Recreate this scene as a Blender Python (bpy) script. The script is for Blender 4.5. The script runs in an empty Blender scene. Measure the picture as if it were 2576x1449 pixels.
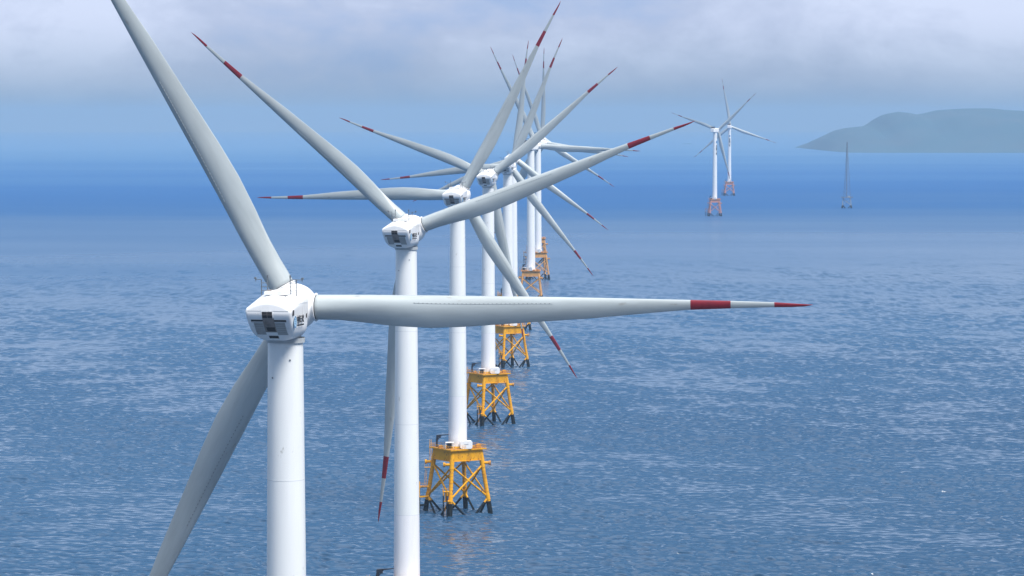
import bpy, math, random
import numpy as np
from mathutils import Vector, Matrix
R_ = math.radians
scene = bpy.context.scene
col = scene.collection
random.seed(4)

# ------------------------------------------------------------------ camera
CAM_H = 128.0
cam = bpy.data.cameras.new("camera"); cam.sensor_width = 36.0; cam.lens = 110.4
cam.clip_start = 1.0; cam.clip_end = 200000.0
cam_ob = bpy.data.objects.new("camera", cam); col.objects.link(cam_ob)
cam_ob.location = (0, 0, CAM_H)
PITCH = math.atan((724.5 - 284.0) / 7900.0)
cam_ob.rotation_euler = (math.pi / 2 - PITCH, 0, 0)
scene.camera = cam_ob

# ------------------------------------------------------------------ light
SUN_EL, SUN_AZ = 57.0, 137.0          # azimuth clockwise from +Y: right of and behind the camera
world = bpy.data.worlds.new("World"); scene.world = world; world.use_nodes = True
wn, wl = world.node_tree.nodes, world.node_tree.links
wn.clear()
def wnode(t, **k):
    n = wn.new(t)
    for a, b in k.items(): setattr(n, a, b)
    return n
out = wnode('ShaderNodeOutputWorld'); bg = wnode('ShaderNodeBackground')
sky = wnode('ShaderNodeTexSky', sky_type='NISHITA', sun_disc=False)
sky.sun_elevation = R_(SUN_EL); sky.sun_rotation = R_(SUN_AZ); sky.air_density = 1.5; sky.dust_density = 2.0
skys = wnode('ShaderNodeVectorMath', operation='SCALE'); skys.inputs['Scale'].default_value = 0.10
wl.new(sky.outputs[0], skys.inputs[0])
tc = wnode('ShaderNodeTexCoord'); sep = wnode('ShaderNodeSeparateXYZ'); wl.new(tc.outputs['Generated'], sep.inputs[0])
# overcast layer: mid-height dimmed to darken ripples, zenith brightened to light the towers
el = wnode('ShaderNodeValToRGB'); wl.new(sep.outputs['Z'], el.inputs[0])
cr = el.color_ramp; cr.elements[0].position = 0.0; cr.elements[0].color = (0.27, 0.415, 0.615, 1)
cr.elements[1].position = 1.0; cr.elements[1].color = (3.0, 3.0, 3.1, 1)
for p_, c_ in ((0.010, (0.34, 0.45, 0.655, 1)), (0.03, (0.46, 0.565, 0.82, 1)), (0.08, (0.46, 0.57, 0.80, 1)), (0.17, (0.36, 0.48, 0.70, 1)), (0.30, (0.16, 0.26, 0.43, 1)), (0.58, (0.20, 0.31, 0.50, 1)), (0.80, (0.75, 0.86, 1.02, 1))):
    e = cr.elements.new(p_); e.color = c_
mp = wnode('ShaderNodeMapping'); mp.inputs['Scale'].default_value = (11.0, 11.0, 21.0); mp.inputs['Location'].default_value = (4.3, 1.4, 2.6)
wl.new(tc.outputs['Generated'], mp.inputs[0])
nz = wnode('ShaderNodeTexNoise'); nz.inputs['Scale'].default_value = 1.6; nz.inputs['Detail'].default_value = 9; nz.inputs['Roughness'].default_value = 0.57; nz.inputs['Distortion'].default_value = 0.25
wl.new(mp.outputs[0], nz.inputs['Vector'])
xx = wnode('ShaderNodeMath', operation='MULTIPLY'); wl.new(sep.outputs['X'], xx.inputs[0]); wl.new(sep.outputs['X'], xx.inputs[1])
xa = wnode('ShaderNodeMath', operation='MULTIPLY_ADD'); wl.new(xx.outputs[0], xa.inputs[0]); xa.inputs[1].default_value = 7.0; wl.new(nz.outputs['Fac'], xa.inputs[2])
xm = wnode('ShaderNodeMath', operation='MINIMUM'); wl.new(xa.outputs[0], xm.inputs[0]); xm.inputs[1].default_value = 0.72
cr2 = wnode('ShaderNodeValToRGB'); wl.new(xm.outputs[0], cr2.inputs[0])
cr2.color_ramp.elements[0].position = 0.34; cr2.color_ramp.elements[0].color = (0.80, 0.89, 0.97, 1)
cr2.color_ramp.elements[1].position = 0.70; cr2.color_ramp.elements[1].color = (1.50, 1.38, 1.24, 1)
em = cr2.color_ramp.elements.new(0.50); em.color = (1.08, 1.04, 1.0, 1)
# cloud texture only above the haze bank at the horizon
mr = wnode('ShaderNodeMapRange'); mr.inputs['From Min'].default_value = -0.012; mr.inputs['From Max'].default_value = 0.026
mr.interpolation_type = 'SMOOTHSTEP'
wl.new(sep.outputs['Z'], mr.inputs['Value'])
mx0 = wnode('ShaderNodeMix', data_type='RGBA'); mx0.inputs[6].default_value = (1, 1, 1, 1)
mr2 = wnode('ShaderNodeMapRange'); mr2.inputs['From Min'].default_value = 0.05; mr2.inputs['From Max'].default_value = 0.13
mr2.inputs['To Min'].default_value = 1.0; mr2.inputs['To Max'].default_value = 0.0; wl.new(sep.outputs['Z'], mr2.inputs['Value'])
mrm = wnode('ShaderNodeMath', operation='MULTIPLY'); wl.new(mr.outputs[0], mrm.inputs[0]); wl.new(mr2.outputs[0], mrm.inputs[1])
wl.new(mrm.outputs[0], mx0.inputs[0]); wl.new(cr2.outputs[0], mx0.inputs[7])
mul = wnode('ShaderNodeMix', data_type='RGBA', blend_type='MULTIPLY'); mul.inputs[0].default_value = 1.0
wl.new(el.outputs[0], mul.inputs[6]); wl.new(mx0.outputs[2], mul.inputs[7])
mx = wnode('ShaderNodeMix', data_type='RGBA'); mx.inputs[0].default_value = 0.93
wl.new(skys.outputs[0], mx.inputs[6]); wl.new(mul.outputs[2], mx.inputs[7])
wl.new(mx.outputs[2], bg.inputs[0]); bg.inputs[1].default_value = 1.0
wl.new(bg.outputs[0], out.inputs[0])

sun = bpy.data.lights.new("sun", 'SUN'); sun.energy = 4.9; sun.angle = R_(22); sun.color = (1.0, 0.965, 0.92)
so = bpy.data.objects.new("sun", sun); col.objects.link(so)
sd = Vector((math.sin(R_(SUN_AZ)) * math.cos(R_(SUN_EL)), math.cos(R_(SUN_AZ)) * math.cos(R_(SUN_EL)), math.sin(R_(SUN_EL))))
so.rotation_euler = sd.to_track_quat('Z', 'Y').to_euler()
so.location = (0, 0, 400)

vs = scene.view_settings
vs.view_transform = 'Standard'; vs.look = 'None'; vs.exposure = 0.10; vs.gamma = 1.0; vs.use_curve_mapping = False
scene.cycles.volume_bounces = 1; scene.cycles.max_bounces = 6
scene.cycles.use_denoising = True

# ------------------------------------------------------------------ materials
def mat(name, base, rough=0.5, metal=0.0, spec=0.5, var=0.0, dark=None, nscale=1.0, stretch=(1, 1, 1), lo=0.45, hi=0.75, bump=0.0, scuff=None):
    m = bpy.data.materials.new(name); m.use_nodes = True
    n, l = m.node_tree.nodes, m.node_tree.links
    b = n['Principled BSDF']; b.inputs['Roughness'].default_value = rough; b.inputs['Metallic'].default_value = metal
    b.inputs['Specular IOR Level'].default_value = spec
    t = n.new('ShaderNodeTexCoord'); mpn = n.new('ShaderNodeMapping'); mpn.inputs['Scale'].default_value = stretch
    l.new(t.outputs['Object'], mpn.inputs[0])
    nt = n.new('ShaderNodeTexNoise'); nt.inputs['Scale'].default_value = nscale; nt.inputs['Detail'].default_value = 6; nt.inputs['Roughness'].default_value = 0.6
    l.new(mpn.outputs[0], nt.inputs['Vector'])
    r = n.new('ShaderNodeValToRGB'); l.new(nt.outputs['Fac'], r.inputs[0])
    d = dark if dark else tuple(c * (1 - var) for c in base)
    r.color_ramp.elements[0].position = lo; r.color_ramp.elements[0].color = (*base, 1)
    r.color_ramp.elements[1].position = hi; r.color_ramp.elements[1].color = (*d, 1)
    l.new(r.outputs[0], b.inputs['Base Color'])
    if scuff:
        m2 = n.new('ShaderNodeMapping'); m2.inputs['Scale'].default_value = scuff[1]; l.new(t.outputs['Object'], m2.inputs[0])
        q = n.new('ShaderNodeTexNoise'); q.inputs['Scale'].default_value = 1.0; q.inputs['Detail'].default_value = 3; l.new(m2.outputs[0], q.inputs['Vector'])
        q2 = n.new('ShaderNodeMapRange'); q2.inputs['From Min'].default_value = scuff[2]; q2.inputs['From Max'].default_value = scuff[2] + .07; l.new(q.outputs['Fac'], q2.inputs['Value'])
        q3 = n.new('ShaderNodeMix'); q3.data_type = 'RGBA'; l.new(q2.outputs[0], q3.inputs[0]); l.new(r.outputs[0], q3.inputs[6]); q3.inputs[7].default_value = (*scuff[0], 1)
        l.new(q3.outputs[2], b.inputs['Base Color'])
    if bump:
        bp = n.new('ShaderNodeBump'); bp.inputs['Strength'].default_value = 0.5; bp.inputs['Distance'].default_value = bump
        l.new(nt.outputs['Fac'], bp.inputs['Height']); l.new(bp.outputs[0], b.inputs['Normal'])
    return m
M = {}
M['blade'] = mat('blade_gelcoat', (0.43, 0.475, 0.485), 0.42, var=0.22, nscale=0.35, stretch=(1.5, 1.5, .22), lo=0.42, hi=0.72, scuff=((.30, .31, .30), (.9, .9, .35), .67))
M['red'] = mat('signal_red_paint', (0.24, 0.008, 0.022), 0.5, var=0.35, nscale=0.8)
M['tower'] = mat('tower_white_paint', (0.80, 0.82, 0.82), 0.38, var=0.09, nscale=0.5, stretch=(1, 1, .10), lo=0.4, hi=0.8, scuff=((.5, .5, .48), (1.1, 1.1, .55), .70))
M['tower_low'] = mat('tower_base_paint', (0.80, 0.80, 0.82), 0.42, var=0.10, nscale=0.6, stretch=(1, 1, .15), lo=0.45, hi=0.7)
M['seam'] = mat('seam_grey', (0.42, 0.45, 0.47), 0.6, var=0.2)
M['joint'] = mat('paint_joint', (0.62, 0.65, 0.67), 0.6, var=0.1)
M['nacelle'] = mat('nacelle_fibreglass', (0.84, 0.84, 0.84), 0.35, var=0.16, nscale=0.9, stretch=(1, 1, .35), lo=0.52, hi=0.8, scuff=((.55, .53, .5), (1.8, 1.8, .6), .66))
M['vent'] = mat('vent_dark', (0.035, 0.03, 0.03), 0.6, var=0.3)
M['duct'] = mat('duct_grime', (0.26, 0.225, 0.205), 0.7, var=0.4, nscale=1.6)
M['louvre'] = mat('louvre_panel_shaded_grey', (0.42, 0.43, 0.43), 0.6, var=0.3, nscale=0.8)  # grey carries the shade of the undercut lower rear in the panel colour
M['fin'] = mat('fin_grey', (0.22, 0.24, 0.25), 0.6, var=0.2)
M['steel'] = mat('mast_steel', (0.16, 0.18, 0.20), 0.5, metal=0.3, var=0.3)
M['ink'] = mat('lettering_black', (0.012, 0.014, 0.022), 0.6, var=0.1)
M['blue'] = mat('emblem_blue', (0.05, 0.20, 0.42), 0.5, var=0.1)
M['pale'] = mat('emblem_pale', (0.36, 0.55, 0.72), 0.5, var=0.1)
M['yellow'] = mat('jacket_yellow', (0.72, 0.345, 0.003), 0.7, spec=0.2, dark=(0.36, 0.14, 0.01), nscale=0.55, stretch=(1, 1, .5), lo=0.5, hi=0.82, scuff=((.16, .05, .015), (1.6, 1.6, .7), .63))
M['orange'] = mat('deck_orange', (0.50, 0.22, 0.03), 0.65, dark=(0.30, 0.12, 0.04), nscale=0.9, lo=0.4, hi=0.7)
M['ochre'] = mat('jacket_hazed_ochre', (0.66, 0.33, 0.085), 0.6, dark=(0.36, 0.19, 0.09), nscale=0.5, lo=0.42, hi=0.78)  # browner tone of haze over the farther jackets, put into the paint colour
M['salmon'] = mat('jacket_red_lead', (0.58, 0.24, 0.17), 0.6, dark=(0.4, 0.18, 0.12), nscale=0.5, lo=0.45, hi=0.8)
M['black'] = mat('splash_zone_fouling', (0.006, 0.009, 0.012), 0.8, spec=0.1, dark=(0.03, 0.032, 0.02), nscale=1.5, lo=0.5, hi=0.75)
M['crane'] = mat('crane_black', (0.012, 0.016, 0.028), 0.5, var=0.2)
M['white_box'] = mat('cabin_white', (0.86, 0.86, 0.86), 0.4, var=0.12, nscale=1.2)
M['grey'] = mat('equipment_grey', (0.30, 0.33, 0.36), 0.6, var=0.3)
M['cooler'] = mat('cooler_dark_red', (0.10, 0.022, 0.03), 0.6, var=0.4)
M['mast'] = mat('mast_lattice_grey', (0.13, 0.14, 0.17), 0.6, var=0.2)
M['hill'] = mat('hill_scrub_hazed', (0.03, 0.085, 0.12), 0.9, dark=(0.05, 0.09, 0.12), nscale=0.004, lo=0.45, hi=0.7)  # extra blue of distance haze is mixed into the scrub colour

# ------------------------------------------------------------------ mesh builder
class MB:
    def __init__(s): s.v = []; s.f = []; s.m = []; s.s = []; s.mats = []
    def mi(s, m):
        if m not in s.mats: s.mats.append(m)
        return s.mats.index(m)
    def add(s, vs_, fs, m, smooth=True):
        o = len(s.v); s.v += [tuple(v) for v in vs_]; k = s.mi(m)
        for f in fs: s.f.append(tuple(i + o for i in f)); s.m.append(k); s.s.append(smooth)
    def box(s, c, size, m, rz=0.0, cham=0.0):
        hx, hy, hz = (a / 2 for a in size); ca, sa = math.cos(rz), math.sin(rz)
        def P(x, y, z): return (c[0] + x * ca - y * sa, c[1] + x * sa + y * ca, c[2] + z)
        if cham:
            h = cham; prof = [(-hx + h, -hz), (hx - h, -hz), (hx, -hz + h), (hx, hz - h), (hx - h, hz), (-hx + h, hz), (-hx, hz - h), (-hx, -hz + h)]
        else: prof = [(-hx, -hz), (hx, -hz), (hx, hz), (-hx, hz)]
        n = len(prof); v = [P(x, -hy, z) for x, z in prof] + [P(x, hy, z) for x, z in prof]
        f = [tuple(range(n)), tuple(range(2 * n - 1, n - 1, -1))] + [(i, i + n, (i + 1) % n + n, (i + 1) % n) for i in range(n)]
        s.add(v, f, m, False)
    def tube(s, a, b, r, m, r2=None, n=10, caps=True, split=None, m2=None):
        a, b = Vector(a), Vector(b)
        if split is not None and (a.z - split) * (b.z - split) < 0:
            t = (split - a.z) / (b.z - a.z); c = a.lerp(b, t)
            hi_, lo_ = (a, b) if a.z > b.z else (b, a)
            s.tube(hi_, c, r, m, n=n); s.tube(c, lo_, r, m2, n=n); return
        if split is not None and max(a.z, b.z) <= split: m = m2
        r2 = r if r2 is None else r2
        d = (b - a).normalized(); u = d.orthogonal().normalized(); w = d.cross(u)
        v = []
        for p, rr in ((a, r), (b, r2)):
            for i in range(n):
                t = 2 * math.pi * i / n; v.append(p + (u * math.cos(t) + w * math.sin(t)) * rr)
        s.add(v, [(i, (i + 1) % n, (i + 1) % n + n, i + n) for i in range(n)], m)
        if caps: s.add(v[:n], [tuple(range(n - 1, -1, -1))], m, False); s.add(v[n:], [tuple(range(n))], m, False)
    def path(s, pts, r, m, n=6):
        for a, b in zip(pts, pts[1:]): s.tube(a, b, r, m, n=n)
    def lathe(s, prof, m, n=32, axis='z', c=(0, 0, 0)):
        v = []
        for r, h in prof:
            for i in range(n):
                t = 2 * math.pi * i / n; x, y = r * math.cos(t), r * math.sin(t)
                v.append((c[0] + x, c[1] + y, c[2] + h) if axis == 'z' else (c[0] + x, c[1] + h, c[2] - y))
        f = []
        for j in range(len(prof) - 1):
            for i in range(n):
                f.append((j * n + i, j * n + (i + 1) % n, (j + 1) * n + (i + 1) % n, (j + 1) * n + i))
        s.add(v, f, m)
    def mesh(s, name):
        me = bpy.data.meshes.new(name); me.from_pydata(s.v, [], s.f)
        for m in s.mats: me.materials.append(m)
        me.polygons.foreach_set('material_index', s.m); me.polygons.foreach_set('use_smooth', s.s)
        me.update(); return me

def link(name, me, parent=None, loc=(0, 0, 0), mw=None, label=None):
    o = bpy.data.objects.new(name, me); col.objects.link(o)
    if parent: o.parent = parent
    if mw is not None: o.matrix_local = mw
    else: o.location = loc
    if label: o['label'] = label
    return o
def thing(name, label, cat, loc, group=None, rz=0.0):
    o = bpy.data.objects.new(name, None); col.objects.link(o); o.location = loc; o.rotation_euler.z = rz
    o.empty_display_size = 2
    o['label'] = label; o['category'] = cat
    if group: o['group'] = group
    return o
def text_mesh(txt, size, m, depth=0.02, vertical=False, align='CENTER'):
    cu = bpy.data.curves.new('text', 'FONT'); cu.body = "\n".join(txt) if vertical else txt
    cu.size = size; cu.extrude = depth; cu.align_x = align; cu.align_y = 'CENTER'; cu.space_line = 0.92; cu.offset = size * 0.018
    cu.resolution_u = 3
    o = bpy.data.objects.new('text', cu); col.objects.link(o)
    dg = bpy.context.evaluated_depsgraph_get(); dg.update()
    me = bpy.data.meshes.new_from_object(o.evaluated_get(dg)); bpy.data.objects.remove(o)
    me.materials.clear(); me.materials.append(m); return me

# ------------------------------------------------------------------ blade (radial +Z, leading edge -X, suction side -Y)
def lerp_tab(tab, t):
    for (a, x), (b, y) in zip(tab, tab[1:]):
        if t <= b: return x + (y - x) * (t - a) / (b - a)
    return tab[-1][1]
CH = [(0.045, 3.35), (0.09, 3.4), (0.14, 3.75), (0.20, 4.2), (0.27, 4.4), (0.34, 4.15), (0.45, 3.5), (0.585, 2.72), (0.68, 1.95), (0.765, 1.32), (0.85, 0.98), (0.925, 0.66), (0.96, 0.5), (0.985, 0.3), (1.0, 0.05)]
LE = [(0.045, 1.68), (0.14, 1.66), (0.27, 1.58), (0.45, 1.4), (0.585, 1.22), (0.765, 0.92), (0.85, 0.78), (0.925, 0.6), (1.0, 0.28)]
TH = [(0.045, 1.0), (0.09, 0.97), (0.14, 0.78), (0.20, 0.58), (0.27, 0.44), (0.45, 0.30), (0.7, 0.21), (1.0, 0.18)]
TW = [(0.045, 16), (0.2, 15), (0.35, 10), (0.6, 5), (0.8, 2), (1.0, 0)]
BR = 70.0
def section(t, n=28):
    c, le, th, tw = (lerp_tab(q, t) for q in (CH, LE, TH, TW)); tw = R_(tw + 3)
    k = max(0.0, min(1.0, (0.20 - t) / 0.15)); k = k * k * (3 - 2 * k)   # 1 = round root
    pts = []
    for i in range(n):
        a = 2 * math.pi * i / n
        x = 0.5 * (1 + math.cos(a))                    # 1 = trailing edge, 0 = leading edge
        yt = 5 * th * (0.2969 * math.sqrt(x) - 0.126 * x - 0.3516 * x * x + 0.2843 * x ** 3 - 0.1036 * x ** 4)
        camber = 0.06 * 4 * x * (1 - x)
        ya = (yt * (1 if a < math.pi else -0.8)) + camber
        yc = 0.5 * math.sin(a) * th
        y = ya * (1 - k) + yc * k
        X = -le + x * c; Y = -y * c
        pts.append((X * math.cos(tw) - Y * math.sin(-tw) * -1 * -1, X, Y, tw))
    res = []
    for _, X, Y, tw in pts:
        # rotate so that the leading edge (-X) turns upwind (+Y)
        res.append((X * math.cos(tw) + Y * math.sin(tw), -X * math.sin(tw) + Y * math.cos(tw)))
    return res
def blade_mesh():
    b = MB(); n = 28
    ts = [0.045 + 0.008 * i for i in range(20)] + [0.21 + 0.02 * i for i in range(27)] + [0.75, 0.77, 0.79, 0.81, 0.83, 0.846, 0.87, 0.89, 0.91, 0.928, 0.945, 0.96, 0.975, 0.985, 0.993, 1.0]
    ts = sorted(set(round(t, 4) for t in ts))
    rings = [[(x, y, t * BR) for x, y in section(t, n)] for t in ts]
    for i in range(len(ts) - 1):
        tm = (ts[i] + ts[i + 1]) / 2
        m = M['red'] if (0.77 < tm < 0.846 or tm > 0.928) else M['blade']
        v = rings[i] + rings[i + 1]
        b.add(v, [(j, j + n, (j + 1) % n + n, (j + 1) % n) for j in range(n)], m)
    b.add(rings[0], [tuple(range(n - 1, -1, -1))], M['blade'], False); b.add(rings[-1], [tuple(range(n))], M['red'], False)
    me = b.mesh('blade')
    import bmesh
    bm = bmesh.new(); bm.from_mesh(me); bmesh.ops.remove_doubles(bm, verts=bm.verts, dist=0.002)
    bmesh.ops.recalc_face_normals(bm, faces=bm.faces); bm.to_mesh(me); bm.free()
    return me
def fins_mesh():
    # dotted line of vortex generators along the suction side, one connected strip
    b = MB(); n = 28; rows = []
    for i in range(97):
        t = 0.24 + i * 0.0028
        q = section(t, n); x, y = q[9]; x2, y2 = q[8]
        nx, ny = (y2 - y), -(x2 - x); L = math.hypot(nx, ny); nx, ny = nx / L, ny / L
        if ny > 0: nx, ny = -nx, -ny
        tx, ty = (x2 - x) / L, (y2 - y) / L
        rows.append([(x + nx * .012 - tx * .05, y + ny * .012 - ty * .05, t * BR), (x + nx * (.06 if i % 2 else .02), y + ny * (.06 if i % 2 else .02), t * BR), (x + nx * .012 + tx * .05, y + ny * .012 + ty * .05, t * BR)])
    me_v = [p for r in rows for p in r]; o = len(b.v); b.add(me_v, [], M['fin'])
    for i in range(96):
        k = b.mi(M['fin'] if i % 3 == 0 else M['blade'])
        for c in (0, 1):
            b.f.append((i * 3 + c, i * 3 + c + 1, i * 3 + c + 4, i * 3 + c + 3)); b.m.append(k); b.s.append(False)
    return b.mesh('vortex_fins')
def collar_mesh(r=1.80):
    b = MB()
    b.lathe([(r, 2.35), (r, 3.10)], M['nacelle'], 36); b.lathe([(r - .12, 3.1), (r - .12, 3.22)], M['vent'], 36)
    b.lathe([(r - .1, 3.02), (r + .12, 3.02), (r + .12, 3.12), (r - .1, 3.12)], M['nacelle'], 36)
    return b.mesh('root_collar')

# ------------------------------------------------------------------ nacelle, broad rear-faced kind
def loft(b, stations, m, cap_rear=True, cap_front=True, ymap=None):
    rings = []
    for y, prof in stations:
        full = prof + [(-x, z) for x, z in prof[-2:0:-1]]
        rings.append([(x, ymap(y, z) if ymap else y, z) for x, z in full])
    n = len(rings[0]); h = len(stations[0][1])
    for a, c in zip(rings, rings[1:]):
        b.add(a + c, [(i, (i + 1) % n, (i + 1) % n + n, i + n) for i in range(n)], m)
    for on, ring, rev in ((cap_rear, rings[0], False), (cap_front, rings[-1], True)):
        if not on: continue
        fs = []
        for i in range(h - 1):
            L0, L1 = (n - i) % n, (n - i - 1) % n
            q = (i, i + 1, L1, L0) if i > 0 and i < h - 2 else ((i, i + 1, L1) if i == 0 else (i, i + 1, L0))
            fs.append(tuple(reversed(q)) if not rev else q)
        b.add(ring, fs, m)
def nprof(wt, wb, zt, zc, zb, rb, rt=0.5, k=6):
    p = [(0, zb)]
    for i in range(1, 4): p.append(((wb - rb) * i / 3, zb))
    for i in range(1, k + 1):
        a = math.pi / 2 * i / k; p.append((wb - rb + rb * math.sin(a), zb + rb - rb * math.cos(a)))
    z0 = zb + rb
    for i in range(1, 7): t = i / 7; p.append((wb + (wt - wb) * t, z0 + (zt - rt - z0) * t))
    for i in range(0, 5):
        a = math.pi / 2 * 0.75 * i / 4; p.append((wt - rt + rt * math.cos(a), zt - rt + rt * math.sin(a)))
    x1, z1 = p[-1]
    for i in range(1, 9):
        t = i / 8; x = x1 * (1 - t); p.append((x, z1 + (zc - z1) * (1 - (x / x1) ** 2)))
    return p
def rear_shift(y, z):
    s = 3.0 * (max(0.0, -0.2 - z) / 3.7) ** 1.5
    w = max(0.0, min(1.0, (-1.0 - y) / 6.4)); return y + s * w
def nacelle_a():
    b = MB(); st = []
    def P(y, ins=0.0):
        t = max(0, min(1, (y + 7.4) / 7.4)); g = min(1, t * 1.15)
        return nprof(3.22 - .05 * t - ins, 2.95 + .05 * t - ins, 0.55 + 1.35 * g - ins * .7, 1.35 + 1.4 * g - ins, -3.95 + ins, 1.85, 0.5)
    for y, ins in ((-7.4, 0.42), (-7.37, 0.24), (-7.28, 0.12), (-7.12, 0.03), (-6.9, 0), (-6, 0), (-5, 0), (-4, 0), (-3, 0), (-2, 0), (-1, 0), (0, 0.02), (0.6, .12), (1.0, .35), (1.3, .75), (1.55, 1.4)):
        st.append((y, P(y, ins)))
    loft(b, st, M['nacelle'], ymap=rear_shift)
    # flange over the tower top
    b.lathe([(2.6, -4.45), (2.6, -3.8)], M['seam'], 40)
    # panel joints
    b.box((0, -7.405, 0.16), (5.6, 0.03, 0.05), M['seam'])
    b.box((3.19, -3.4, 0.98), (0.03, 6.6, 0.03), M['seam'])
    b.box((3.175, -1.4, -1.0), (0.03, 0.02, 3.4), M['joint'])
    me = b.mesh('nacelle')
    import bmesh
    bm = bmesh.new(); bm.from_mesh(me); bmesh.ops.remove_doubles(bm, verts=bm.verts, dist=0.001); bm.to_mesh(me); bm.free()
    return me
def rear_quad(b, x0, x1, z0, z1, m, proud=0.03, shear=0.0, k=4):
    v, f = [], []
    for i in range(k + 1):
        z = z0 + (z1 - z0) * i / k; y = rear_shift(-7.4, z) - proud
        sx = shear * (-z)
        v += [(x0 + sx, y, z), (x1 + sx, y, z), (x1 + sx, y + .12, z), (x0 + sx, y + .12, z)]
    for i in range(k):
        o = i * 4; f += [(o, o + 1, o + 5, o + 4), (o + 1, o + 2, o + 6, o + 5), (o + 3, o, o + 4, o + 7)]
    f += [(0, 3, 2, 1), (4 * k, 4 * k + 1, 4 * k + 2, 4 * k + 3)]
    b.add(v, f, m, False)
def nacelle_parts():
    P = {}
    b = MB(); rear_quad(b, -.92, .68, -.78, .1, M['vent'], .035)
    for x in (-.92, .60): rear_quad(b, x, x + .08, -.8, .14, M['nacelle'], .07)
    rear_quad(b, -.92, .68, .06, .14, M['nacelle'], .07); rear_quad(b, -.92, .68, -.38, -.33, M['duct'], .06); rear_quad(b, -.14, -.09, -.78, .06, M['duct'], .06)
    P['intake_window'] = [b.mesh('intake_window')]
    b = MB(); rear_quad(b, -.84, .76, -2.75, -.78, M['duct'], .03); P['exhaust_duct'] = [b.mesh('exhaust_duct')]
    L = []
    for s in (-1, 1):
        b = MB(); x0, x1 = (-2.45, -.84) if s < 0 else (.76, 2.4)
        rear_quad(b, x0, x1, -1.27, -1.02, M['vent'], .045); rear_quad(b, x0, x1, -1.40, -1.34, M['seam'], .06)
        L.append(b.mesh('air_slot'))
    P['air_slot'] = L
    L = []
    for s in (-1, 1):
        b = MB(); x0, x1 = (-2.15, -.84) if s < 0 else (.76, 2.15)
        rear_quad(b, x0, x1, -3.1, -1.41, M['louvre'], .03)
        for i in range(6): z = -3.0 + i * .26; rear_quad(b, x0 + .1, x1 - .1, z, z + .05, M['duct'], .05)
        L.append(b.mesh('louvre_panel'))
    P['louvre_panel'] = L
    b = MB(); rear_quad(b, -.55, .62, -2.62, -2.05, M['vent'], .05); P['exhaust_opening'] = [b.mesh('exhaust_opening')]
    b = MB(); rear_quad(b, -.6, .7, -3.62, -3.25, M['vent'], .05); P['drain_opening'] = [b.mesh('drain_opening')]
    b = MB(); b.box((3.205, -6.45, -0.1), (.06, .62, .74), M['vent'], cham=.02); P['side_window'] = [b.mesh('side_window')]
    b = MB()
    b.box((3.14, -0.55, -0.8), (.08, .16, .55), M['vent']); P['side_handle'] = [b.mesh('side_handle')]
    # emblem: oval ring with waves, on the right side (+X), reading rear to front
    b = MB(); n = 28; cy, cz, ry, rz_ = -5.6, -1.35, .58, .78
    def ell(ky, kz, x): return [(x, cy + ry * ky * math.cos(2 * math.pi * i / n), cz + rz_ * kz * math.sin(2 * math.pi * i / n)) for i in range(n)]
    b.add(ell(1, 1, 3.225), [tuple(range(n))], M['pale'], False)
    rng = ell(1, 1, 3.232) + ell(.78, .8, 3.232)
    for i in range(n):
        if (i > 2 and i < 12) or (i > 16 and i < 26): b.add([rng[i], rng[(i + 1) % n], rng[n + (i + 1) % n], rng[n + i]], [(0, 1, 2, 3)], M['blue'], False)
    for k_ in range(3):
        pts = [(3.232, cy + ry * (-.6 + .12 * j), cz - .25 + k_ * .28 + .07 * math.sin(j * 1.1)) for j in range(11)]
        for p, q in zip(pts, pts[1:]): b.add([p, q, (q[0], q[1], q[2] + .07), (p[0], p[1], p[2] + .07)], [(0, 1, 2, 3)], M['blue'], False)
    P['emblem'] = [b.mesh('emblem')]
    b = MB()
    b.box((0, -2.9, 2.34), (3.2, 2.6, .5), M['nacelle'], cham=.12); b.box((0.2, -1.9, 2.58), (1.3, 1.1, .26), M['nacelle'], cham=.05)
    b.box((-1.0, -3.6, 2.66), (.5, .3, .2), M['duct'])
    P['roof_hatch'] = [b.mesh('roof_hatch')]
    L = []
    for s in (-1, 1):
        b = MB(); x0 = 2.0 * s
        for dx in (-.42, .42): b.tube((x0 + dx, -2.7, 1.9), (x0 + dx, -2.7, 4.3 if dx * s < 0 else 4.0), .075, M['steel'], n=6)
        for z in (2.6, 3.1, 3.6): b.tube((x0 - .42, -2.7, z), (x0 + .42, -2.7, z), .05, M['steel'], n=6)
        b.tube((x0 - .4, -2.7, 4.05), (x0 + 1.3 * s, -2.7, 4.05), .05, M['steel'], n=6)
        b.tube((x0 + 1.25 * s, -2.7, 3.75), (x0 + 1.25 * s, -2.7, 4.2), .05, M['steel'], n=6)
        b.box((x0 + 1.28 * s, -2.7, 4.22), (.30, .26, .26), M['steel'], cham=.08)
        b.box((x0 - .42 * s, -2.7, 4.45), (.18, .18, .42), M['steel'], cham=.05)
        L.append(b.mesh('weather_mast'))
    P['weather_mast'] = L
    return P
def hub_a():
    b = MB(); prof = []
    for i in range(0, 19):
        a = math.pi * (i / 18) * .97 + .05
        r = 3.22 * math.sin(a); h = -3.1 * math.cos(a) if a < math.pi / 2 else -3.4 * math.cos(a)
        prof.append((max(r, .02), h))
    b.lathe(prof, M['nacelle'], 48, 'y'); return b.mesh('hub')
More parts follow.
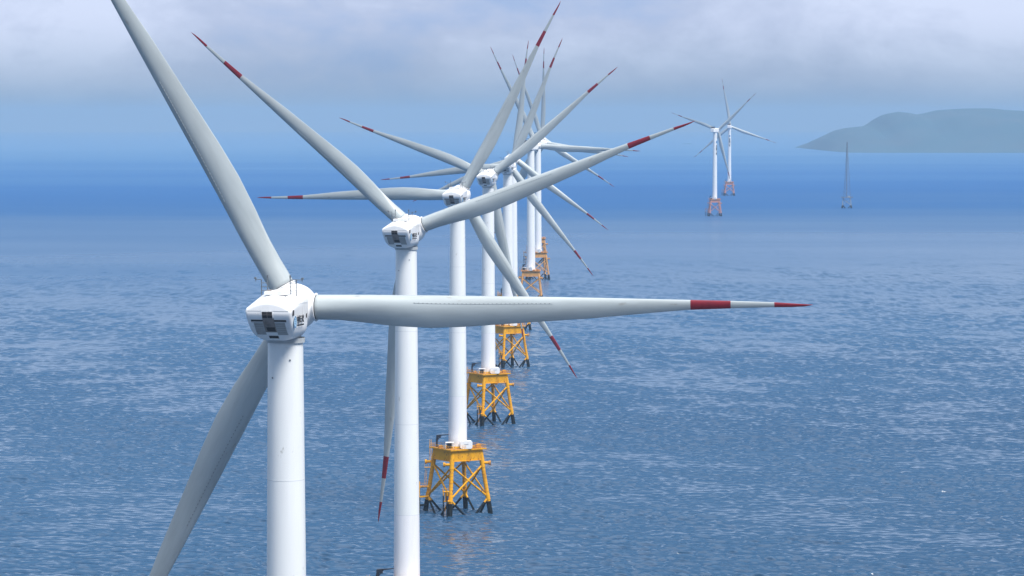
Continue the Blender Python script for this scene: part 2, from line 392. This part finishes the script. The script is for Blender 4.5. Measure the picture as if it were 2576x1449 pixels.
# slimmer long nacelle with a rooftop cooler
def rp(w, zb, zt, r):
    return nprof(w, w, zt, zt + .25, zb, r, r)
def nacelle_b():
    b = MB(); st = []
    for y, i in ((-8.2, .6), (-8.1, .3), (-7.8, .08), (-7.2, 0), (-4, 0), (0, 0), (4, 0), (6.0, .1), (7.0, .45), (7.4, .9)):
        st.append((y, rp(2.5 - i, -2.6 + i, 2.3 - i, .7)))
    loft(b, st, M['nacelle']); b.lathe([(2.3, -3.4), (2.3, -2.4)], M['seam'], 32); return b.mesh('nacelle')
def cooler_b():
    b = MB()
    b.box((0, -5.9, 3.0), (4.3, .9, 1.3), M['cooler'])
    for x in (-2.1, 2.1):
        for y in (-7.6, -4.4): b.tube((x, y, 2.2), (x, y, 5.2), .13, M['crane'], n=6)
    for z in (4.2, 5.15):
        b.path([(-2.1, -7.6, z), (2.1, -7.6, z), (2.1, -4.4, z), (-2.1, -4.4, z), (-2.1, -7.6, z)], .14, M['crane'])
    b.box((0, -5.9, 4.0), (3.4, 2.4, .6), M['grey']); return b.mesh('rooftop_cooler')
def hub_b():
    b = MB(); prof = []
    for i in range(0, 15):
        a = math.pi * (i / 14) * .96 + .06
        prof.append((max(2.45 * math.sin(a), .02), -2.3 * math.cos(a) if a < math.pi / 2 else -3.0 * math.cos(a)))
    b.lathe(prof, M['nacelle'], 32, 'y'); return b.mesh('hub')

# ------------------------------------------------------------------ jacket foundation
AL = R_(12.6)
def corner(k, hd):       # 0 right, 1 back, 2 left, 3 front
    a = -AL + k * math.pi / 2; return Vector((math.cos(a) * hd, math.sin(a) * hd, 0))
def legpt(k, z): hd = 10.75 + (7.85 - 10.75) * z / 17.5; c = corner(k, hd); c.z = z; return c
ZS = 3.9
def foundation_set(paint):
    P = {}; yl = M[paint]; bl = M['black']
    b = MB()
    for k in range(4):
        k2 = (k + 1) % 4
        b.tube(legpt(k, 15.6), legpt(k2, 5.3), .31, yl, split=ZS, m2=bl); b.tube(legpt(k2, 15.6), legpt(k, 5.3), .31, yl)
        mid = (legpt(k, 0) + legpt(k2, 0)) / 2; mid.z = -2.2
        for q in (k, k2): b.tube(legpt(q, 5.1), mid, .36, yl, split=3.6, m2=bl)
        b.tube(mid, legpt(k, -9), .36, bl); b.tube(mid, legpt(k2, -9), .36, bl)
    P['bracing'] = [b.mesh('bracing')]
    L = []
    for k in range(4):
        b = MB(); b.tube(legpt(k, 20.6), legpt(k, 16), .78, yl, n=18); b.tube(legpt(k, 16), legpt(k, ZS), .66, yl, n=18)
        b.tube(legpt(k, ZS), legpt(k, -9), .78, bl, n=18)
        for z in (15.6, 5.3): b.tube(legpt(k, z + .9), legpt(k, z - .9), .76, yl, n=18)
        for z in np.arange(7, 15, 1.1): b.tube(legpt(k, z + .04), legpt(k, z - .04), .69, M['orange'], n=18)
        L.append(b.mesh('leg'))
    P['leg'] = L
    L = []
    for k, d in ((0, (1, -.05, 0)), (1, (.62, -.78, 0)), (2, (-1, -.1, 0)), (3, (-1, -.05, 0))):
        b = MB(); p = legpt(k, 16.2); d = Vector(d).normalized()
        b.tube(p, p + d * 2.5, .45, yl, n=14); b.tube(p + d * 2.1, p + d * 2.75, .72, M['orange'] if k < 2 else yl, n=16)
        L.append(b.mesh('lifting_trunnion'))
    P['lifting_trunnion'] = L
    b = MB()
    for k in range(4):
        a, c = corner(k, 8.15), corner((k + 1) % 4, 8.15); m_ = (a + c) / 2; ln = (c - a).length
        b.box((m_.x, m_.y, 18.85), (ln - .9, .5, 3.3), yl, rz=math.atan2(c.y - a.y, c.x - a.x))
        b.box((m_.x, m_.y, 17.18), (ln - .8, .9, .14), yl, rz=math.atan2(c.y - a.y, c.x - a.x))
    for k in range(2):
        b.box((0, 0, 18.9 + k * .02), (15.2, .9, 3.0), yl, rz=-AL + k * math.pi / 2)
    b.lathe([(3.3, 17.6), (3.3, 20.55)], yl, 32)
    P['transition_girder'] = [b.mesh('transition_girder')]
    b = MB(); s = 9.5 * math.sqrt(2)
    b.box((0, 0, 20.8), (s, s, .36), M['orange'] if paint != 'yellow' else yl, rz=-AL + math.pi / 4)
    b.box((0, 0, 20.99), (s - .7, s - .7, .05), M['orange'], rz=-AL + math.pi / 4)
    b.lathe([(3.9, 20.9), (3.9, 21.5), (3.1, 21.5)], yl, 32)
    P['deck'] = [b.mesh('deck')]
    b = MB()
    for k in range(4):
        a, c = corner(k, 9.3), corner((k + 1) % 4, 9.3)
        for i in range(9):
            p = a.lerp(c, i / 9); b.tube((p.x, p.y, 21), (p.x, p.y, 22.1), .045, yl, n=5, caps=False)
        for z in (21.55, 22.1): b.tube((a.x, a.y, z), (c.x, c.y, z), .04, yl, n=5)
    P['railing'] = [b.mesh('railing')]
    b = MB(); m = M['crane']
    b.tube((-6.7, .3, 21), (-6.7, .3, 23.4), .34, m, n=12); b.tube((-6.7, .3, 23.3), (-6.45, .2, 24.6), .42, m, .3, n=12)
    b.box((-6.25, .2, 24.5), (1.3, .7, .8), m, cham=.15); b.tube((-6.3, .2, 24.8), (-2.9, -.5, 25.15), .20, m, .10, n=8)
    b.tube((-6.3, .2, 23.5), (-5.3, .0, 24.8), .12, m, n=6); b.tube((-5.6, .1, 24.7), (-5.6, .1, 23.9), .16, m, n=6)
    P['deck_crane'] = [b.mesh('deck_crane')]
    b = MB(); b.box((2.75, -4.7, 22.35), (3.9, 2.6, 2.5), M['white_box'], rz=.08, cham=.42)
    b.box((2.9, -6.03, 22.6), (1.3, .05, .12), M['grey'], rz=.08)
    P['equipment_cabin'] = [b.mesh('equipment_cabin')]
    b = MB(); b.box((-2.6, -4.4, 21.95), (1.5, 1.2, 1.5), M['crane'], cham=.1); b.box((-2.5, -4.4, 23.0), (2.7, 1.8, .18), M['white_box'])
    for x in (-3.8, -1.2):
        for y in (-5.2, -3.6): b.tube((x, y, 21), (x, y, 22.95), .06, M['white_box'], n=6)
    for z in (21.5, 22.0): b.tube((-4.4, -5.0, z), (-3.7, -5.0, z), .07, M['grey'], n=5)
    b.box((-4.1, -4.6, 21.7), (.9, .8, 1.0), M['grey'])
    P['generator_shelter'] = [b.mesh('generator_shelter')]
    L = []
    for c, sz in (((4.9, -3.6, 21.4), (1.4, 1.1, .8)), ((6.6, -1.6, 21.6), (1.5, 1.3, 1.1)), ((-5.5, -2.2, 21.35), (1.3, .9, .7))):
        b = MB(); b.box(c, sz, M['orange'], rz=.3, cham=.1); b.box((c[0], c[1], c[2] + sz[2] / 2 + .04), (sz[0] * .8, sz[1] * .8, .08), yl, rz=.3); L.append(b.mesh('storage_locker'))
    P['storage_locker'] = L
    # access ladder beside the left corner
    b = MB()
    for dx in (-.3, .3):
        b.tube((-8.75 + dx, -.4, 23.6), (-8.75 + dx, -.4, 17.0), .05, yl, n=5); b.tube((-10.1 + dx, -.4, 14.5), (-10.5 + dx, -.6, 8.7), .05, yl, n=5)
    for i in range(20): b.tube((-9.05, -.4, 17.2 + i * .32), (-8.45, -.4, 17.2 + i * .32), .035, yl, n=4, caps=False)
    for i in range(18): b.tube((-10.5 - i * 0, -.5, 8.9 + i * .32), (-9.9, -.5, 8.9 + i * .32), .035, yl, n=4, caps=False)
    b.box((-9.6, -.5, 14.6), (2.0, 1.1, .1), yl)
    for x in (-10.6, -9.4): b.tube((x, -1.0, 14.6), (x, -1.0, 15.7), .04, yl, n=5)
    P['access_ladder'] = [b.mesh('access_ladder')]
    L = []
    b = MB()
    for y in (-1.8, .8):
        b.tube((-12.3, y, 9.9), (-12.3, y, 5.2), .16, yl, split=4, m2=bl, n=8); b.tube((-12.3, y, 5.2), (-12.3, y, -3), .2, bl, n=8)
        for z in (8.3, 5.1): b.tube((-12.3, y, z), (-9.4, (y - .6) / 2 + .9, z), .2, yl, n=8)
        b.tube((-12.3, y, 2.3), (-10.1, y * .5 + .9, 2.4), .2, bl, n=8)
    b.box((-11.1, -.5, 8.5), (2.7, 2.6, .14), M['orange'])
    for x in (-12.3, -11.2, -10.1):
        b.tube((x, -1.8, 8.5), (x, -1.8, 9.6), .05, yl, n=5)
    b.tube((-12.3, -1.8, 9.6), (-10.1, -1.8, 9.6), .05, yl, n=5)
    L.append(b.mesh('boat_landing'))
    b = MB()
    for x in (-4.4, -3.2):
        b.tube((x, -11.8, 8.7), (x, -11.8, 5.5), .17, yl, n=8); b.tube((x, -11.8, 6.8), (x, -11.8, -3), .2, bl, n=8)
        for z in (7.9, 4.9): b.tube((x, -11.8, z), (-2.7, -10.0, z), .2, yl, n=8)
    for i in range(24): b.tube((-4.0, -11.7, .5 + i * .33), (-3.6, -11.7, .5 + i * .33), .05, yl, n=4, caps=False)
    b.box((-3.7, -11.2, 8.0), (1.9, 1.6, .14), yl); b.box((-3.4, -11.0, 4.95), (2.2, 1.6, .14), yl); b.tube((-3.5, -11.0, 8), (-3.5, -11.0, 4.9), .42, yl, n=10)
    for x in (-4.6, -2.9): b.tube((x, -12, 8), (x, -12, 9.7), .05, yl, n=5)
    b.tube((-4.6, -12, 9.1), (-2.9, -12, 9.1), .05, yl, n=5)
    L.append(b.mesh('boat_landing'))
    P['boat_landing'] = L
    return P

SUB = {'leg': 1}
def tower_mesh(ztop):
    b = MB(); z0 = 21.45; zs = 37.5; n = 56
    def rad(z): return 2.98 + (2.36 - 2.98) * ((z - z0) / (ztop - z0)) ** 1.1
    for a, c, m in ((z0, zs, M['tower_low']), (zs, ztop, M['tower'])):
        k = 4; b.lathe([(rad(a + (c - a) * i / k), a + (c - a) * i / k) for i in range(k + 1)], m, n)
    for z in (zs, 58.0, 79.0): b.lathe([(rad(z), z - .05), (rad(z) + .012, z - .03), (rad(z) + .012, z + .03), (rad(z), z + .05)], M['joint'], n)
    b.lathe([(3.02, z0 - .1), (3.25, z0 - .1), (3.25, z0 + .12), (2.98, z0 + .14)], M['seam'], n)
    return b.mesh('tower')
def spot_mesh(ztop):
    r = 2.36; L = []
    for az, dz in ((-1.25, -2.6), (-2.3, -5.0)):
        b = MB(); x, y = math.cos(az) * (r + .03), math.sin(az) * (r + .03)
        b.box((x, y, ztop + dz), (.22, .14, .22), M['steel'], rz=az + math.pi / 2, cham=.05); L.append(b.mesh('cable_port'))
    return L

blade_me, fins_me, collar_me = blade_mesh(), fins_mesh(), collar_mesh()
nacA, hubA = nacelle_a(), hub_a(); nacB, hubB, coolB = nacelle_b(), hub_b(), cooler_b()
nacP = nacelle_parts()
txt_cn = text_mesh("中国三峡", 1.02, M['ink']); txt_en = text_mesh("CHINA THREE GORGES", 0.30, M['ink'])
txt_v = text_mesh("中国三峡", 4.0, M['ink'], vertical=True)
FND = {p: foundation_set(p) for p in ('yellow', 'ochre', 'salmon')}
TOWA = tower_mesh(97.6)

def fix_size(me, w=None, h=None):
    xs = [v.co.x for v in me.vertices]; ys = [v.co.y for v in me.vertices]
    cx, cy = (min(xs) + max(xs)) / 2, (min(ys) + max(ys)) / 2
    sx = w / (max(xs) - min(xs)) if w else 1; sy = h / (max(ys) - min(ys)) if h else 1
    for v in me.vertices: v.co.x = (v.co.x - cx) * sx; v.co.y = (v.co.y - cy) * sy
fix_size(txt_cn, 2.9, 1.0); fix_size(txt_en, 2.9, .2); fix_size(txt_v, 2.5, 13.0)

REarth = 7.4e6
def drop(x, y): return -(x * x + y * y) / (2 * REarth)

def turbine(label, x, y, hz, psi, roll, kind='a', paint='yellow', jrot=0.0, rotor=1.0, full=True, lettered=False):
    root = thing('wind_turbine', label, 'wind turbine', (x, y, drop(x, y)), 'offshore wind turbines standing in the sea')
    F = FND[paint]; J = Matrix.Rotation(jrot, 4, 'Z')
    jk = link('jacket_foundation', F['bracing'][0], root, mw=J)
    for nm in ('leg', 'lifting_trunnion', 'access_ladder', 'boat_landing'):
        for me in F[nm]: link(nm, me, jk)
    dk = link('work_platform', F['deck'][0], root, mw=J)
    link('transition_girder', F['transition_girder'][0], dk); link('railing', F['railing'][0], dk)
    for nm in ('deck_crane', 'equipment_cabin', 'generator_shelter', 'storage_locker'):
        for me in F[nm]: link(nm, me, dk)
    if kind == 'a':
        tw = link('tower', TOWA if abs(hz - 101.6) < .01 else tower_mesh(hz - 4.1), root)
        for me in spot_mesh(hz - 4.1): link('cable_port', me, tw)
    else:
        tw = link('tower', tower_mesh(hz - 3.2), root)
    N = Matrix.Translation((0, 0, hz)) @ Matrix.Rotation(-R_(psi), 4, 'Z')
    nc = link('nacelle', nacA if kind == 'a' else nacB, root, mw=N)
    if kind == 'a':
        for nm, L in nacP.items():
            for me in L: link(nm, me, nc)
        Rt = Matrix.Rotation(math.pi / 2, 4, 'Z') @ Matrix.Rotation(math.pi / 2, 4, 'X')
        link('lettering', txt_cn, nc, mw=Matrix.Translation((3.235, -3.45, -1.05)) @ Rt)
        link('lettering', txt_en, nc, mw=Matrix.Translation((3.235, -3.45, -1.85)) @ Rt)
    else: link('rooftop_cooler', coolB, nc)
    h = 3.8 if kind == 'a' else 9.0
    H = N @ Matrix.Translation((0, h, 0)) @ Matrix.Rotation(R_(5), 4, 'X')
    hb = link('hub', hubA if kind == 'a' else hubB, root, mw=H)
    for k in range(3):
        B = H @ Matrix.Rotation(R_(roll + 120 * k), 4, 'Y') @ Matrix.Rotation(-R_(2.8), 4, 'X')
        bl = link('blade', blade_me, root, mw=B @ Matrix.Diagonal((rotor, rotor, rotor, 1)))
        link('root_collar', collar_me, bl)
        if full: link('vortex_fins', fins_me, bl)
    if lettered:
        # emblem and characters run down the side of the tower that looks towards the shore
        az = lettered; b = MB(); n = 20
        b.add([(1.1 * math.cos(2 * math.pi * i / n), 1.6 * math.sin(2 * math.pi * i / n), 0) for i in range(n)], [tuple(range(n))], M['blue'], False)
        for zc, me, nm in ((hz - 14.5, b.mesh('emblem'), 'emblem'), (hz - 24.5, txt_v, 'lettering')):
            r = 2.72
            mw = Matrix.Rotation(az, 4, 'Z') @ Matrix.Translation((0, -r, zc)) @ Matrix.Rotation(math.pi / 2, 4, 'X')
            m2 = me.copy()
            for v in m2.vertices: v.co.z = v.co.z + (math.sqrt(max(0, r * r - v.co.x ** 2)) - r) + .05
            link(nm, m2, tw, mw=mw)
    return root

turbine('nearest white wind turbine, leftmost, one blade pointing level right, no foundation in view', -30.3, 419, 101.85, 14.0, 89.5)
turbine('second nearest white wind turbine, just behind the leftmost one, crane tip at the bottom edge', -23.8, 706, 101.8, 18.0, 309.9)
turbine('white wind turbine on the largest fully visible yellow jacket, one blade pointing level left', -17.4, 1003, 101.9, 14.0, 268.7)
turbine('white wind turbine on the second largest visible yellow jacket, blade aimed at upper right', -9.8, 1293, 101.9, 14.0, 290.3)
turbine('white wind turbine on the yellow jacket showing just below the nearest level blade', -2.1, 1584, 101.5, 14.5, 263.7)
turbine('sixth wind turbine in the row, tower overlapping the one in front, blade nearly straight up', 0.4, 1850, 101.5, 15.0, 7.8)
turbine('white wind turbine on the square-on brownish jacket, dark frame on its nacelle roof', 12.9, 2140, 105.6, 29.0, 332.6, 'b', 'ochre', R_(-34), 1.10)
turbine('white wind turbine right behind the square-on brownish jacket, blade slightly below level on the right', 19.9, 2423, 105.0, 33.0, 338.2, 'b', 'ochre', R_(-22), 1.06)
turbine('farthest wind turbine of the main row, mostly hidden behind the other towers', 21.8, 2696, 106.5, 29.0, 2.5, 'b', 'ochre', R_(-26), 1.12)
turbine('hazy wind turbine far off on the right, the nearer of the distant pair, reddish jacket', 254, 3934, 107.3, 29.0, 288.6, 'b', 'salmon', R_(-28), 1.0, lettered=R_(52))
turbine('hazy wind turbine far off on the right, the farther and fainter of the distant pair', 341, 4930, 108.2, 12.0, 110.3, 'b', 'salmon', R_(-30), 1.10, lettered=R_(6))

# ------------------------------------------------------------------ met mast
def met_mast(x, y):
    root = thing('met_mast', 'thin hazy lattice mast on a small four-legged jacket, in front of the distant island', 'mast', (x, y, drop(x, y)))
    b = MB(); m = M['mast']
    def lp(k, z, r0=7.4, r1=5.6, zz=14): 
        a = R_(38) + k * math.pi / 2; r = r0 + (r1 - r0) * z / zz; return Vector((math.cos(a) * r * 1.2, math.sin(a) * r, z))
    for k in range(4):
        k2 = (k + 1) % 4
        b.tube(lp(k, 12.5), lp(k2, 4), .3, M['grey'], n=6); b.tube(lp(k2, 12.5), lp(k, 4), .3, M['grey'], n=6)
        mid = (lp(k, 0) + lp(k2, 0)) / 2; mid.z = -2
        for q in (k, k2): b.tube(lp(q, 4), mid, .5, M['black'], n=6)
    jk = link('jacket_foundation', b.mesh('bracing'), root)
    for k in range(4):
        b = MB(); b.tube(lp(k, 14), lp(k, 3.5), .45, M['grey'], n=8); b.tube(lp(k, 3.5), lp(k, -6), .9, M['black'], n=8); link('leg', b.mesh('leg'), jk)
    b = MB(); b.box((0, 0, 14.4), (15, 12, .8), m)
    for x_ in (-7.2, 7.2): b.tube((x_, -5.5, 14.5), (x_, -5.5, 16.5), .3, m, n=5)
    b.box((3, 0, 15.6), (3, 2.5, 2), M['grey'], cham=.2)
    link('platform', b.mesh('platform'), root)
    b = MB(); Z0, Z1 = 14.8, 90.0
    def mp_(k, z): a = R_(15) + k * 2 * math.pi / 3; t = (z - Z0) / (Z1 - Z0); r = 5.0 * (1 - t) ** 1.15 + .45; return Vector((math.cos(a) * r, math.sin(a) * r, z))
    zs = [Z0]
    while zs[-1] < Z1 - 1: zs.append(min(Z1, zs[-1] + max(1.8, 6.5 * (1 - (zs[-1] - Z0) / (Z1 - Z0)))))
    for a, c in zip(zs, zs[1:]):
        for k in range(3):
            b.tube(mp_(k, a), mp_(k, c), .20, m, n=5, caps=False); b.tube(mp_(k, a), mp_((k + 1) % 3, c), .11, m, n=4, caps=False)
            b.tube(mp_(k, c), mp_((k + 1) % 3, c), .10, m, n=4, caps=False)
    b.tube((0, 0, Z0), (0, 0, 89), .30, m, n=5)
    link('lattice_tower', b.mesh('lattice_tower'), root)
    for z in (45, 65, 82):
        b = MB(); b.tube((-4.5, 0, z), (4.5, 0, z), .08, m, n=4); b.tube((-4.5, 0, z), (-4.5, 0, z + 1), .12, m, n=5); b.tube((4.5, 0, z), (4.5, 0, z + 1), .12, m, n=5); link('sensor_arm', b.mesh('sensor_arm'), root)
met_mast(455, 4268)

# ------------------------------------------------------------------ sea
def build_sea():
    rows = [0.0, 150, 300, 420, 520, 600]; r = 650.0
    while r < 45000:
        rows.append(r); r += max(0.58, r * r / (128 * 3140) * 0.20)
    rows.append(45000.0); rows = np.array(rows)
    dense = np.linspace(-R_(12.0), R_(12.0), 840)
    side = np.linspace(R_(12.0), math.pi, 46)[1:]
    ang = np.concatenate([-side[::-1][1:], dense, side])      # clockwise from +Y; last column closes the ring
    ang = np.concatenate([[-math.pi], ang])
    A, RR = np.meshgrid(ang, rows)
    X = np.sin(A) * RR; Y = np.cos(A) * RR
    dr = np.gradient(rows)[:, None] * np.ones_like(A); da = np.gradient(ang)[None, :] * RR
    rng = np.random.default_rng(11)
    Z = np.zeros_like(X); DX = np.zeros_like(X); DY = np.zeros_like(X)
    nw = 90; lam = np.exp(np.linspace(math.log(2.0), math.log(13), nw)); wind = R_(180 + 12)   # towards the camera
    # patches of stronger and weaker wind
    G = np.zeros_like(X)
    for q in range(18):
        lq = math.exp(rng.uniform(math.log(35), math.log(420))); th = wind + rng.normal(0, R_(50))
        G += np.sin((X * math.sin(th) * 1.6 + Y * math.cos(th)) * 2 * math.pi / lq + rng.uniform(0, 6.28))
    pat = np.clip(1 + 0.11 * G, .45, 1.45)
    for l_ in lam:
        th = wind + rng.normal(0, R_(27)); k = 2 * math.pi / l_; ph = rng.uniform(0, 2 * math.pi)
        kx, ky = math.sin(th) * k, math.cos(th) * k
        slope = 0.042 * (1.0 if l_ < 6 else (0.6 if l_ < 9 else 0.4)) * rng.uniform(.6, 1.4)
        a = slope / k
        att = np.clip((2 * math.pi / (np.abs(math.cos(th)) * k + 1e-6) / dr - 2.2) / 1.6, 0, 1) * np.clip((l_ / np.maximum(np.abs(da) * abs(math.sin(th)) + .01, .01) - 2.2) / 2.5, 0, 1)
        arg = kx * X + ky * Y + ph
        Z += a * att * np.sin(arg) * pat; c = np.cos(arg) * a * att * 0.6
        DX += c * math.sin(th); DY += c * math.cos(th)
    lean = np.clip(Z, -.25, .35) * 1.0        # crests lean downwind: short steep fronts, long backs
    X = X + DX + lean * math.sin(wind); Y = Y + DY + lean * math.cos(wind)
    Z = Z - (X ** 2 + Y ** 2) / (2 * REarth)
    nr, nc = X.shape
    co = np.stack([X, Y, Z], -1).reshape(-1, 3).astype(np.float32)
    i = np.arange(nr - 1)[:, None] * nc + np.arange(nc - 1)[None, :]
    q = np.stack([i, i + 1, i + nc + 1, i + nc], -1)[..., ::-1].reshape(-1, 4)
    me = bpy.data.meshes.new('sea')
    me.vertices.add(len(co)); me.vertices.foreach_set('co', co.ravel())
    nf = len(q); me.loops.add(nf * 4); me.loops.foreach_set('vertex_index', q.ravel().astype(np.int32))
    me.polygons.add(nf); me.polygons.foreach_set('loop_start', np.arange(nf, dtype=np.int32) * 4); me.polygons.foreach_set('loop_total', np.full(nf, 4, dtype=np.int32))
    me.polygons.foreach_set('use_smooth', np.ones(nf, dtype=bool)); me.update(); me.validate()
    if me.polygons[nf // 2].normal.z < 0: me.flip_normals()
    print('sea verts', len(co))
    return me
msea = bpy.data.materials.new('sea_water'); msea.use_nodes = True
n, l = msea.node_tree.nodes, msea.node_tree.links
b = n['Principled BSDF']; b.inputs['Roughness'].default_value = 0.07; b.inputs['IOR'].default_value = 1.42
t = n.new('ShaderNodeTexCoord')
# noise puts broad streaks of bluer and greyer into the water colour
mpp = n.new('ShaderNodeMapping'); mpp.inputs['Scale'].default_value = (0.0005, 0.0014, 1); mpp.inputs['Location'].default_value = (.3, .1, 0)
l.new(t.outputs['Object'], mpp.inputs[0])
n1 = n.new('ShaderNodeTexNoise'); n1.inputs['Scale'].default_value = 1.0; n1.inputs['Detail'].default_value = 5; l.new(mpp.outputs[0], n1.inputs['Vector'])
r1 = n.new('ShaderNodeValToRGB'); l.new(n1.outputs['Fac'], r1.inputs[0])
r1.color_ramp.elements[0].position = .38; r1.color_ramp.elements[0].color = (0.004, 0.045, 0.12, 1)
r1.color_ramp.elements[1].position = .64; r1.color_ramp.elements[1].color = (0.012, 0.050, 0.095, 1)
# broad belts across the strait: near water, a paler reach, a deep blue rougher belt, pale water beyond
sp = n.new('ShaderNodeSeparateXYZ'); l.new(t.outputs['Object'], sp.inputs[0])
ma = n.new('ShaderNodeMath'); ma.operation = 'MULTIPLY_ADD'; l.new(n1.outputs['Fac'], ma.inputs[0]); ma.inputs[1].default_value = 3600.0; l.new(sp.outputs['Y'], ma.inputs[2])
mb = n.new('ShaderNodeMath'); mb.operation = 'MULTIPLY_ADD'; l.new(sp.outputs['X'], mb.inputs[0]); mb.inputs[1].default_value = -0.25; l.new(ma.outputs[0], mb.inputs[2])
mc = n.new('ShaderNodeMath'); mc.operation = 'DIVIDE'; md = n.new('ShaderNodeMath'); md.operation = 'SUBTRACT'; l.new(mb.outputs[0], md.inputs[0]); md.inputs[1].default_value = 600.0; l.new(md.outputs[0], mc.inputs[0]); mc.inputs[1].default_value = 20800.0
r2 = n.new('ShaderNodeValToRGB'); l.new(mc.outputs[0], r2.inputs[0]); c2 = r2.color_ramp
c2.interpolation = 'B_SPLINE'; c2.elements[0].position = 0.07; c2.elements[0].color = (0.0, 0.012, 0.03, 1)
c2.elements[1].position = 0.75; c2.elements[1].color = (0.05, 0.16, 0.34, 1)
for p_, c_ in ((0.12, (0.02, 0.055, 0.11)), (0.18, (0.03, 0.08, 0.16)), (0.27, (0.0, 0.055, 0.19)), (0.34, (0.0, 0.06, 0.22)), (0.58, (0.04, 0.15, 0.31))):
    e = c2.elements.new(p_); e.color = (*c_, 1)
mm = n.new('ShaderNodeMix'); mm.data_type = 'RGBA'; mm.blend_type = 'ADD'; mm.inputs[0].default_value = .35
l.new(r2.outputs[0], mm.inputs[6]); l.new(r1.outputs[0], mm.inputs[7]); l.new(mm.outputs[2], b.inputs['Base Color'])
r3 = n.new('ShaderNodeValToRGB'); l.new(mc.outputs[0], r3.inputs[0]); c3 = r3.color_ramp
c3.interpolation = 'B_SPLINE'; c3.elements[0].position = 0.05; c3.elements[0].color = (0.06, 0.06, 0.06, 1); c3.elements[1].position = 0.8; c3.elements[1].color = (0.4, 0.4, 0.4, 1)
for p_, v_ in ((0.10, 0.08), (0.15, .18), (0.20, 0.25), (0.27, 0.60), (0.35, .62), (0.58, .35)):
    e = c3.elements.new(p_); e.color = (v_, v_, v_, 1)
l.new(r3.outputs[0], b.inputs['Roughness'])
# wave slopes smaller than the mesh cut the mirror-like glare of the far water
r4 = n.new('ShaderNodeValToRGB'); l.new(mc.outputs[0], r4.inputs[0]); c4 = r4.color_ramp
c4.interpolation = 'B_SPLINE'; c4.elements[0].position = 0.10; c4.elements[0].color = (0.5, 0.5, 0.5, 1); c4.elements[1].position = 0.8; c4.elements[1].color = (0.3, 0.3, 0.3, 1)
for p_, v_ in ((0.18, .42), (0.27, .13), (0.34, .13), (0.54, .26)):
    e = c4.elements.new(p_); e.color = (v_, v_, v_, 1)
l.new(r4.outputs[0], b.inputs['Specular IOR Level'])
def nlayer(sc, st, det):
    m_ = n.new('ShaderNodeMapping'); m_.inputs['Scale'].default_value = st; l.new(t.outputs['Object'], m_.inputs[0])
    q = n.new('ShaderNodeTexNoise'); q.inputs['Scale'].default_value = sc; q.inputs['Detail'].default_value = det; q.inputs['Roughness'].default_value = .6
    l.new(m_.outputs[0], q.inputs['Vector']); return q
a1 = nlayer(0.50, (.35, 1, 1), 1.5); 
bp = n.new('ShaderNodeBump'); bp.inputs['Strength'].default_value = 1.0; bp.inputs['Distance'].default_value = 0.09
l.new(a1.outputs['Fac'], bp.inputs['Height']); l.new(bp.outputs[0], b.inputs['Normal'])
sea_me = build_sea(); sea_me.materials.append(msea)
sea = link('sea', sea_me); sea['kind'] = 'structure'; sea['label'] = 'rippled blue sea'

# ------------------------------------------------------------------ distant land
def land(name, label, D, prof, depth, nx=160, ny=40, seed=1):
    """prof: (display x, display y) of the skyline; ridge stands D metres away"""
    pts = [((x - 1288.0) * D / 7900.0, CAM_H + D * D / (2 * REarth) - (y - 284.0) * D / 7900.0) for x, y in prof]
    xs = np.linspace(pts[0][0], pts[-1][0], nx); hs = np.interp(xs, [p[0] for p in pts], [p[1] for p in pts])
    rng = np.random.default_rng(seed); v = []
    for j in range(ny + 1):
        u = -1 + 2 * j / ny; yy = D + u * depth / 2; base = drop(0, yy) - 4
        sh = max(0.0, 1 - abs(u) ** 1.7)
        for i, x in enumerate(xs):
            w = 0.10 * math.sin(x / 170 + u * 5) + .07 * math.sin(x / 67 + u * 11 + 1) + .05 * math.sin(x / 29 - u * 17)
            z = base + (hs[i] - base) * sh * (1 + w * (1 - sh) * 2)
            v.append((x, yy, z))
    f = [(j * nx + i, j * nx + i + 1, (j + 1) * nx + i + 1, (j + 1) * nx + i) for j in range(ny) for i in range(nx - 1)]
    bb = MB(); bb.add(v, f, M['hill']); o = link(name, bb.mesh(name)); o['kind'] = 'structure'; o['label'] = label; return o
S = lambda X, Y: ((2400 + X / 1.789) / 1.4907, (350 + Y / 1.789) / 1.4907)
sky_line = [(1165, 398), (1195, 362), (1230, 326), (1290, 288), (1340, 262), (1400, 247), (1520, 235), (1560, 215), (1600, 182), (1650, 155), (1730, 140), (1800, 148), (1850, 160), (1930, 145), (1990, 130), (2100, 122), (2200, 118), (2350, 118), (2450, 128), (2576, 135), (2750, 150), (2950, 200), (3150, 290), (3350, 395)]
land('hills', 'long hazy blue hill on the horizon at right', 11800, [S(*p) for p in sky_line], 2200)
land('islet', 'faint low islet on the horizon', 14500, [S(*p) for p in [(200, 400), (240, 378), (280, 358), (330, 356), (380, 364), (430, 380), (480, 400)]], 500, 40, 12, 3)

# ------------------------------------------------------------------ haze
hz_m = bpy.data.materials.new('haze'); hz_m.use_nodes = True; hn, hl = hz_m.node_tree.nodes, hz_m.node_tree.links
hn.clear(); ho = hn.new('ShaderNodeOutputMaterial'); hv = hn.new('ShaderNodeVolumePrincipled')
hv.inputs['Color'].default_value = (0.31, 0.45, 0.61, 1); hv.inputs['Absorption Color'].default_value = (0.03, 0.02, 0.0, 1); hv.inputs['Density'].default_value = 0.000078; hv.inputs['Anisotropy'].default_value = 0.0
hl.new(hv.outputs[0], ho.inputs['Volume'])
bb = MB(); bb.box((0, 0, 20), (92000, 92000, 330), hz_m); hb_ = link('haze', bb.mesh('haze')); hb_['kind'] = 'stuff'; hb_['label'] = 'pale blue sea haze'
